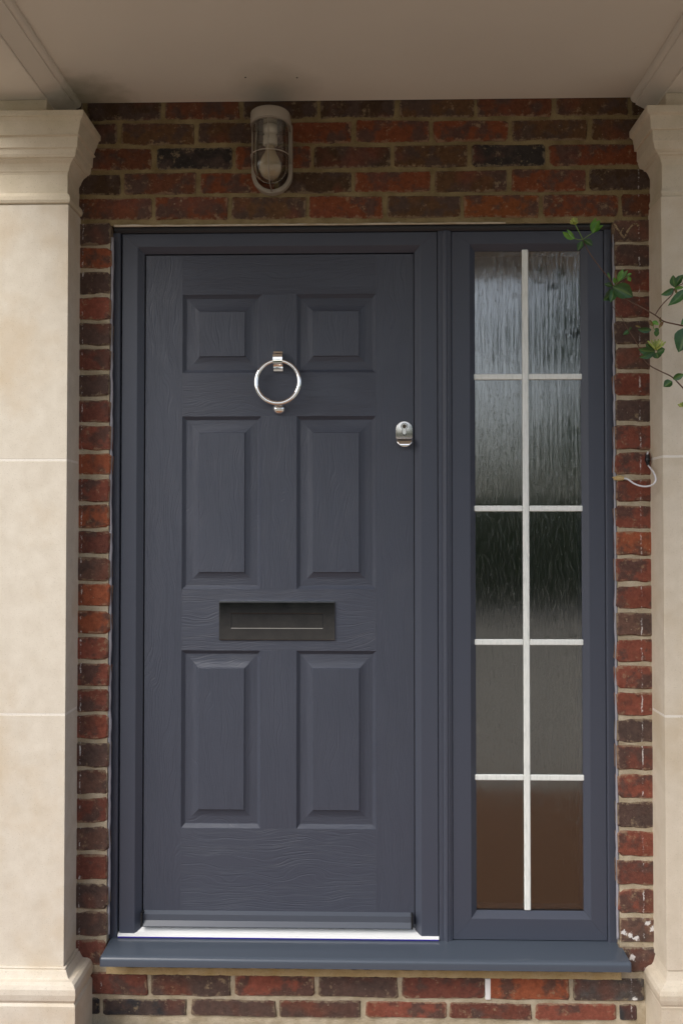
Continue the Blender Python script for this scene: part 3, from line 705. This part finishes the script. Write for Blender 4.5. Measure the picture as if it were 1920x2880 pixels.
# hall behind the glass
hall = thing('hallway', 'dim hallway seen through the textured side window', 'hallway')
box('hall_floor', -1.2, 1.6, .17, 3.2, -.05, .12, 'hall_floor_wood', hall); box('hall_ceiling', -1.2, 1.6, .17, 3.2, 2.55, 2.6, 'hall_paint', hall)
box('hall_wall', -1.25, -1.2, .17, 3.2, -.05, 2.6, 'hall_paint', hall); box('hall_wall', 1.6, 1.65, .17, 3.2, -.05, 2.6, 'hall_paint', hall); box('hall_wall', -1.25, 1.65, 3.2, 3.25, -.05, 2.6, 'hall_paint', hall)

# ------------------------------------------------------------------ wall lamp
lamp = thing('wall_lamp', 'grey caged wall lamp with clear glass and bare bulb on the brick above the door', 'wall lamp')
YLm = -.062; cL = at(760, 330, YLm); k_ = (DIST + YLm) / FPX
lx = cL.x; RC_ = 56 * k_
ztop, zcap = Z(319, YLm, 760), Z(350, YLm, 760)
zend = Z(545, -.012, 760)
RB = .0585
bp = [(lx + RB, zcap + .02), (lx - RB, zcap + .02)] + [(lx + RB * math.cos(a), zend + RB + RB * math.sin(a)) for a in [math.pi + math.pi * i / 24 for i in range(25)]]
RI = RB - .011
bi = [(lx + RI, zcap + .012), (lx - RI, zcap + .012)] + [(lx + RI * math.cos(a), zend + RB + RI * math.sin(a)) for a in [math.pi + math.pi * i / 24 for i in range(25)]]
kk = len(bp); v = [(x, y, z) for y in (-.018, .002) for x, z in bp] + [(x, y, z) for y in (-.018, .002) for x, z in bi]; f = []
for i in range(kk):
    j = (i + 1) % kk; f += [(i, j, 2 * kk + j, 2 * kk + i), (i, kk + i, kk + j, j), (2 * kk + i, 2 * kk + j, 3 * kk + j, 3 * kk + i)]
shade(pyd('back_rim', v, f, 'lamp_paint', lamp))
# cap: round in front, straight back to the wall
def capo(r): return [(lx + r * math.cos(a), YLm + r * math.sin(a)) for a in [math.pi + math.pi * i / 30 for i in range(31)]] + [(lx + r, .001), (lx - r, .001)]
o = extrude_z('cap', capo(RC_), zcap, ztop, 'lamp_paint', lamp); md = o.modifiers.new('b', 'BEVEL'); md.width = .004; md.segments = 3; md.limit_method = 'ANGLE'; md.angle_limit = R(50); shade(o)
extrude_z('reflector', capo(RC_ - .008), zcap - .003, zcap + .001, 'chrome_satin', lamp)
RG = .0485; zg = zend + .012 + RG
gp = [(RG, zcap - .0035), (RG, zg)] + [(RG * math.cos(a), zg - RG * math.sin(a)) for a in [math.pi / 2 * i / 12 for i in range(1, 13)]]
gi = [(max(r - .0022, 0), z + (.0022 if z < zg else 0)) for r, z in reversed(gp)]
lathe('glass_jar', gp + gi, (lx, YLm), 'lamp_glass', lamp, 40)
lathe('lampholder', [(0, zcap - .004), (.020, zcap - .004), (.020, zcap - .022), (.0175, zcap - .024), (.0175, zcap - .032), (.020, zcap - .034), (.020, zcap - .058), (.016, zcap - .060), (0, zcap - .060)], (lx, YLm), 'porcelain', lamp, 28)
zb0 = zcap - .062
bpz = [(.013, zb0), (.0135, zb0 - .010), (.018, zb0 - .022), (.025, zb0 - .035), (.0295, zb0 - .050), (.0305, zb0 - .062)] + [(.0305 * math.cos(a), zb0 - .062 - .0305 * math.sin(a)) for a in [math.pi / 2 * i / 9 for i in range(1, 10)]]
lathe('bulb', bpz, (lx, YLm), 'bulb_glass', lamp, 32)
def hoop(z): return [(lx + (RG + .0055) * math.cos(a), YLm + (RG + .0055) * math.sin(a), z) for a in [math.pi + math.pi * i / 24 for i in range(25)]]
for z in (zcap - .002, Z(441, -.06, 760)):
    tube('guard_ring', [(lx - RG - .0055, -.016, z)] + hoop(z) + [(lx + RG + .0055, -.016, z)], .0015, 'lamp_paint', lamp, 8)
zc2 = zg; rr = RG + .0055
tube('guard_bar', [(lx, YLm - rr, zcap)] + [(lx, YLm - rr, zcap + (zc2 - zcap) * i / 6) for i in range(1, 7)] + [(lx, YLm - rr * math.cos(a), zc2 - rr * math.sin(a)) for a in [R(75) * i / 10 for i in range(1, 11)]] + [(lx, -.016, zend + .004)], .0015, 'lamp_paint', lamp, 8)

# ------------------------------------------------------------------ loose cable
cab = thing('loose_cable', 'white cable looping from the brick to black tape beside right pilaster', 'cable')
def c6(x, y): return 1660 + x / 6.03, 1220 + y / 6.03
cpts = [(575, 755, -.006), (640, 775, -.016), (750, 850, -.035), (880, 890, -.055), (1000, 885, -.075), (1078, 840, -.088), (1105, 770, -.088), (1080, 680, -.078), (1030, 600, -.055), (975, 535, -.022)]
def P6(x, y, Y): return at(*c6(x, y), Y)
tube('cable', smooth_path([P6(*q) for q in cpts], 6), .0024, 'cable_white', cab, 10)
tube('tape', smooth_path([P6(985, 545, -.026), P6(970, 510, -.018), P6(965, 460, -.013), P6(968, 400, -.012), P6(966, 355, -.010)], 4), [.003] * 4 + [.0052] * 4 + [.0075] * 4 + [.0062] * 4 + [.0035], 'tape_black', cab, 10)
tube('wire_end', [P6(966, 356, -.010), P6(968, 330, -.008), P6(972, 308, -.004)], .0026, 'cable_white', cab, 8)
bm = bmesh.new(); bmesh.ops.create_icosphere(bm, subdivisions=3, radius=1); pc = P6(480, 752, -.001)
for vv in bm.verts:
    d = 1 + .35 * mnoise.noise(vv.co * 2.1 + Vector((4, 1, 2)))
    vv.co = Vector((pc.x + vv.co.x * .0165 * d, pc.y + vv.co.y * .007 * d, pc.z + vv.co.z * .0075 * d))
me = bpy.data.meshes.new('filler'); bm.to_mesh(me); bm.free(); link('filler_patch', me, 'filler', cab, True)

# ------------------------------------------------------------------ climbing plant
plant = thing('climbing_plant', 'honeysuckle stems with green leaves and pale buds in front of right pilaster', 'climbing plant')
def c3(x, y): return 1540 + x / 3.92, 560 + y / 3.92
def PP(x, y, Y): return at(*c3(x, y), Y)
def stem(pts, r, m): return tube('stem', smooth_path([PP(*q) for q in pts], 5), r[0], m, plant, 7, r[1])
S1 = [(1900, 1560, -.20), (1700, 1440, -.21), (1490, 1395, -.21), (1400, 1375, -.21), (1280, 1345, -.20), (1180, 1275, -.19), (1040, 1195, -.18), (890, 1115, -.17), (800, 1040, -.17), (730, 960, -.165), (690, 890, -.16), (590, 770, -.16), (480, 620, -.155), (410, 500, -.15), (385, 440, -.15)]
stem(S1, (.0022, .0011), 'stem_brown')
stem([(1800, 2400, -.22), (1640, 2230, -.22), (1490, 2080, -.22), (1370, 1960, -.21), (1250, 1900, -.20), (1120, 1830, -.18), (1040, 1740, -.15), (1020, 1660, -.12)], (.0021, .0014), 'stem_brown')
stem([(1020, 1660, -.12), (960, 1550, -.09), (880, 1430, -.07), (800, 1290, -.055), (710, 1180, -.05)], (.0013, .0007), 'stem_brown')
stem([(1180, 1280, -.19), (1230, 1200, -.20), (1290, 1130, -.21), (1370, 1050, -.22), (1400, 980, -.225), (1490, 930, -.23), (1650, 880, -.24)], (.0014, .0012), 'stem_brown')
stem([(385, 440, -.15), (345, 360, -.155), (300, 275, -.16)], (.0014, .0014), 'stem_green')
stem([(385, 440, -.15), (340, 445, -.155), (298, 432, -.16)], (.0011, .0009), 'stem_green')
stem([(388, 440, -.15), (440, 405, -.155), (492, 368, -.16)], (.0011, .0009), 'stem_green')
stem([(735, 950, -.165), (790, 900, -.17), (880, 850, -.175)], (.0010, .0008), 'stem_green')
stem([(1180, 1340, -.19), (1160, 1400, -.20), (1180, 1440, -.205)], (.0012, .0010), 'stem_green')
def leaf(x0, y0, x1, y1, wpx, Y=-.17, m='leaf_dark', dy=None):
    a = PP(x0, y0, Y); dy = random.uniform(-.014, .008) if dy is None else dy; b_ = PP(x1, y1, Y + dy)
    d = b_ - a; l = d.length; t = d.normalized(); view = (a - cam.location).normalized()
    side_ = t.cross(view).normalized(); nrm = side_.cross(t).normalized()
    if nrm.dot(view) > 0: nrm = -nrm
    tw = random.uniform(-.45, .45); side_ = (side_ * math.cos(tw) + nrm * math.sin(tw)).normalized(); nrm = side_.cross(t).normalized()
    if nrm.dot(view) > 0: nrm = -nrm
    w_ = wpx / 3.92 * (DIST + Y) / FPX / 2
    pr = [(0, .06), (.1, .42), (.25, .82), (.42, 1.0), (.6, .94), (.76, .70), (.9, .34), (1.0, .03)]
    v, f = [], []
    for u, q in pr:
        c_ = a + d * u - nrm * (.16 * l * (u - .5) ** 2 * 1.5) + side_ * .04 * l * math.sin(u * 3)
        wob_ = 1 + random.uniform(-.07, .07)
        fold = nrm * (w_ * q * .42)
        v += [c_ + side_ * w_ * q * wob_ + fold, c_ + side_ * w_ * q * .5 + fold * .35, c_, c_ - side_ * w_ * q * .5 + fold * .35, c_ - side_ * w_ * q * wob_ + fold]
    for i in range(len(pr) - 1):
        for j in range(4): f.append((i * 5 + j, i * 5 + j + 1, i * 5 + j + 6, i * 5 + j + 5))
    lf = pyd('leaf', v, f, m, plant, True); ra = lf.data.attributes.new('rib', 'FLOAT', 'POINT')
    for i in range(len(v)): ra.data[i].value = (0, .6, 1, .6, 0)[i % 5]
    return lf
FR, DK, BN = 'leaf_fresh', 'leaf_dark', 'leaf_brown'
for q in [(300, 435, 163, 358, 66, -.16, FR), (296, 430, 215, 330, 40, -.165, FR), (380, 455, 326, 565, 66, -.155, DK), (395, 445, 492, 512, 74, -.155, DK),
          (490, 372, 530, 195, 62, -.16, FR), (495, 368, 575, 225, 74, -.165, FR), (500, 368, 614, 282, 48, -.16, FR),
          (718, 965, 938, 1075, 165, -.185, DK), (735, 985, 615, 1115, 120, -.175, DK), (725, 985, 690, 1130, 90, -.18, DK), (722, 955, 622, 930, 56, -.16, DK), (740, 930, 728, 855, 30, -.17, FR), (765, 915, 742, 870, 32, -.17, FR),
          (775, 905, 830, 770, 60, -.175, FR), (785, 895, 888, 780, 50, -.175, FR), (870, 850, 925, 815, 30, -.18, FR), (885, 850, 912, 905, 46, -.178, FR), (685, 890, 664, 805, 30, -.16, FR),
          (1145, 1440, 992, 1432, 66, -.205, DK), (1155, 1400, 1120, 1325, 40, -.2, BN), (1150, 1345, 1222, 1385, 46, -.205, 'leaf_fresh'), (1175, 1430, 1225, 1455, 44, -.205, DK), (1200, 1435, 1195, 1515, 56, -.205, DK), (1225, 1420, 1278, 1345, 34, -.2, BN), (1250, 1370, 1240, 1295, 26, -.2, BN), (1020, 1408, 962, 1392, 22, -.2, BN),
          (1185, 1680, 1002, 1655, 100, -.21, DK), (1190, 1690, 1010, 1745, 66, -.205, DK), (1195, 1690, 1212, 1756, 96, -.21, DK), (1205, 1690, 1290, 1650, 90, -.21, DK), (1180, 1680, 1080, 1590, 70, -.2, DK),
          (1395, 985, 1253, 1052, 72, -.225, DK), (1400, 972, 1380, 835, 78, -.225, DK), (1405, 965, 1490, 828, 84, -.22, DK), (1395, 985, 1500, 972, 40, -.23, FR), (1530, 985, 1330, 1165, 100, -.235, DK), (1400, 985, 1420, 1040, 30, -.225, BN),
          (1545, 1280, 1470, 1380, 80, -.215, DK), (1530, 1410, 1440, 1680, 210, -.23, DK), (1560, 1400, 1640, 1600, 150, -.22, DK), (1380, 1985, 1500, 1930, 78, -.22, DK), (1370, 2005, 1275, 2065, 100, -.22, DK), (1500, 2100, 1640, 2050, 110, -.22, DK),
          (905, 1438, 828, 1492, 46, -.07, DK), (900, 1440, 925, 1410, 26, -.07, DK), (1600, 1000, 1740, 1100, 120, -.22, DK), (1650, 880, 1560, 780, 90, -.23, DK), (1700, 1440, 1820, 1360, 120, -.21, DK)]:
    leaf(*q)
def bud(cx_, cy_, tips, Y, m='petal', r=.0022):
    hd = bpy.data.objects.new('flower_head', None); COL.objects.link(hd); hd.parent = plant
    for tx, ty in tips:
        yy = Y + random.uniform(-.022, .012)
        pts = smooth_path([PP(cx_, cy_, Y), PP(cx_ + (tx - cx_) * .5 + random.uniform(-6, 6), cy_ + (ty - cy_) * .5, yy), PP(tx, ty, yy)], 4)
        k = len(pts); tube('petal', pts, [r * (.5 + .55 * (i / (k - 1)) ** .7 - (.45 if i == k - 1 else 0)) for i in range(k)], m, hd, 6)
bud(1190, 1665, [(1100, 1560), (1118, 1590), (1140, 1548), (1160, 1570), (1180, 1545), (1205, 1575), (1222, 1540), (1245, 1545), (1268, 1560), (1300, 1572), (1280, 1600), (1200, 1560), (1150, 1610), (1240, 1600)], -.215, r=.0021)
bud(300, 275, [(248, 232), (262, 212), (280, 202), (300, 200), (322, 208), (330, 235), (290, 225), (245, 262), (326, 258)], -.16, 'petal', .0022)
bud(1500, 2290, [(1435, 2262), (1448, 2280), (1460, 2245), (1480, 2240), (1500, 2230), (1530, 2250)], -.22, 'petal', .0024)

# ------------------------------------------------------------------ what the glass and the chrome reflect: hedge and trees across the drive
def leaves(name, spots, size, m, parent):
    v, f = [], []
    for p in spots:
        e = Euler((random.uniform(0, 6.3), random.uniform(0, 6.3), random.uniform(0, 6.3))).to_matrix(); s = size * random.uniform(.6, 1.4); b0 = len(v)
        for q in ((-1, 0, 0), (0, -.5, .1), (1, 0, 0), (0, .5, .1)): v.append(Vector(p) + e @ (Vector(q) * s))
        f.append((b0, b0 + 1, b0 + 2, b0 + 3))
    me = bpy.data.meshes.new(name); me.from_pydata([tuple(q) for q in v], [], f); return link(name, me, m, parent)
hg = thing('hedge', 'tall clipped green hedge across the drive', 'hedge')
sp = []
for i in range(9000):
    x = random.uniform(-22, 22); hgt = 2.7 + .5 * mnoise.noise((x * .5, 0, 0)) + .25 * mnoise.noise((x * 2, 5, 0)) + (random.random() ** 3) * 1.6
    sp.append((x, -15.2 + random.gauss(0, .25) - .3 * random.random(), random.uniform(-.1, hgt) if random.random() < .85 else hgt))
leaves('foliage', sp, .16, 'hedge_leaf', hg); box('hedge_core', -22, 22, -16.0, -15.35, -.13, 2.1, 'hedge_leaf', hg)
def tree(x, y, h, r, nl, label):
    t = thing('tree', label, 'tree')
    tr = [(x, y, -.2), (x + .1, y, h * .3), (x - .1, y + .1, h * .6), (x, y, h * .9)]
    tube('trunk', smooth_path(tr, 4), .2, 'bark', t, 10, .05)
    cl = [(x + random.gauss(0, r * .5), y + random.gauss(0, r * .5), h * random.uniform(.35, 1.0)) for _ in range(26)]
    sp = []
    for _ in range(nl):
        c_ = random.choice(cl); d = Vector((random.gauss(0, 1), random.gauss(0, 1), random.gauss(0, .8))).normalized() * (r * .36) * random.random() ** .4
        sp.append((c_[0] + d.x, c_[1] + d.y, c_[2] + d.z))
    for c_ in cl[:9]: tube('branch', [(x, y, c_[2] * .7), c_], .05, 'bark', t, 5, .015)
    leaves('crown', sp, .13, 'hedge_leaf', t)
tree(5.7, -18.5, 8.0, 1.9, 5000, 'tall leafy tree behind the hedge to the right of the drive')
tree(-6.5, -19, 8.0, 2.8, 5000, 'broad leafy tree behind the hedge to the left of the drive')
tree(12.5, -20, 9.0, 3.0, 4000, 'far leafy tree at the right end of the hedge')
tree(-13.0, -20, 9.5, 3.0, 4000, 'far leafy tree at the left end of the hedge')
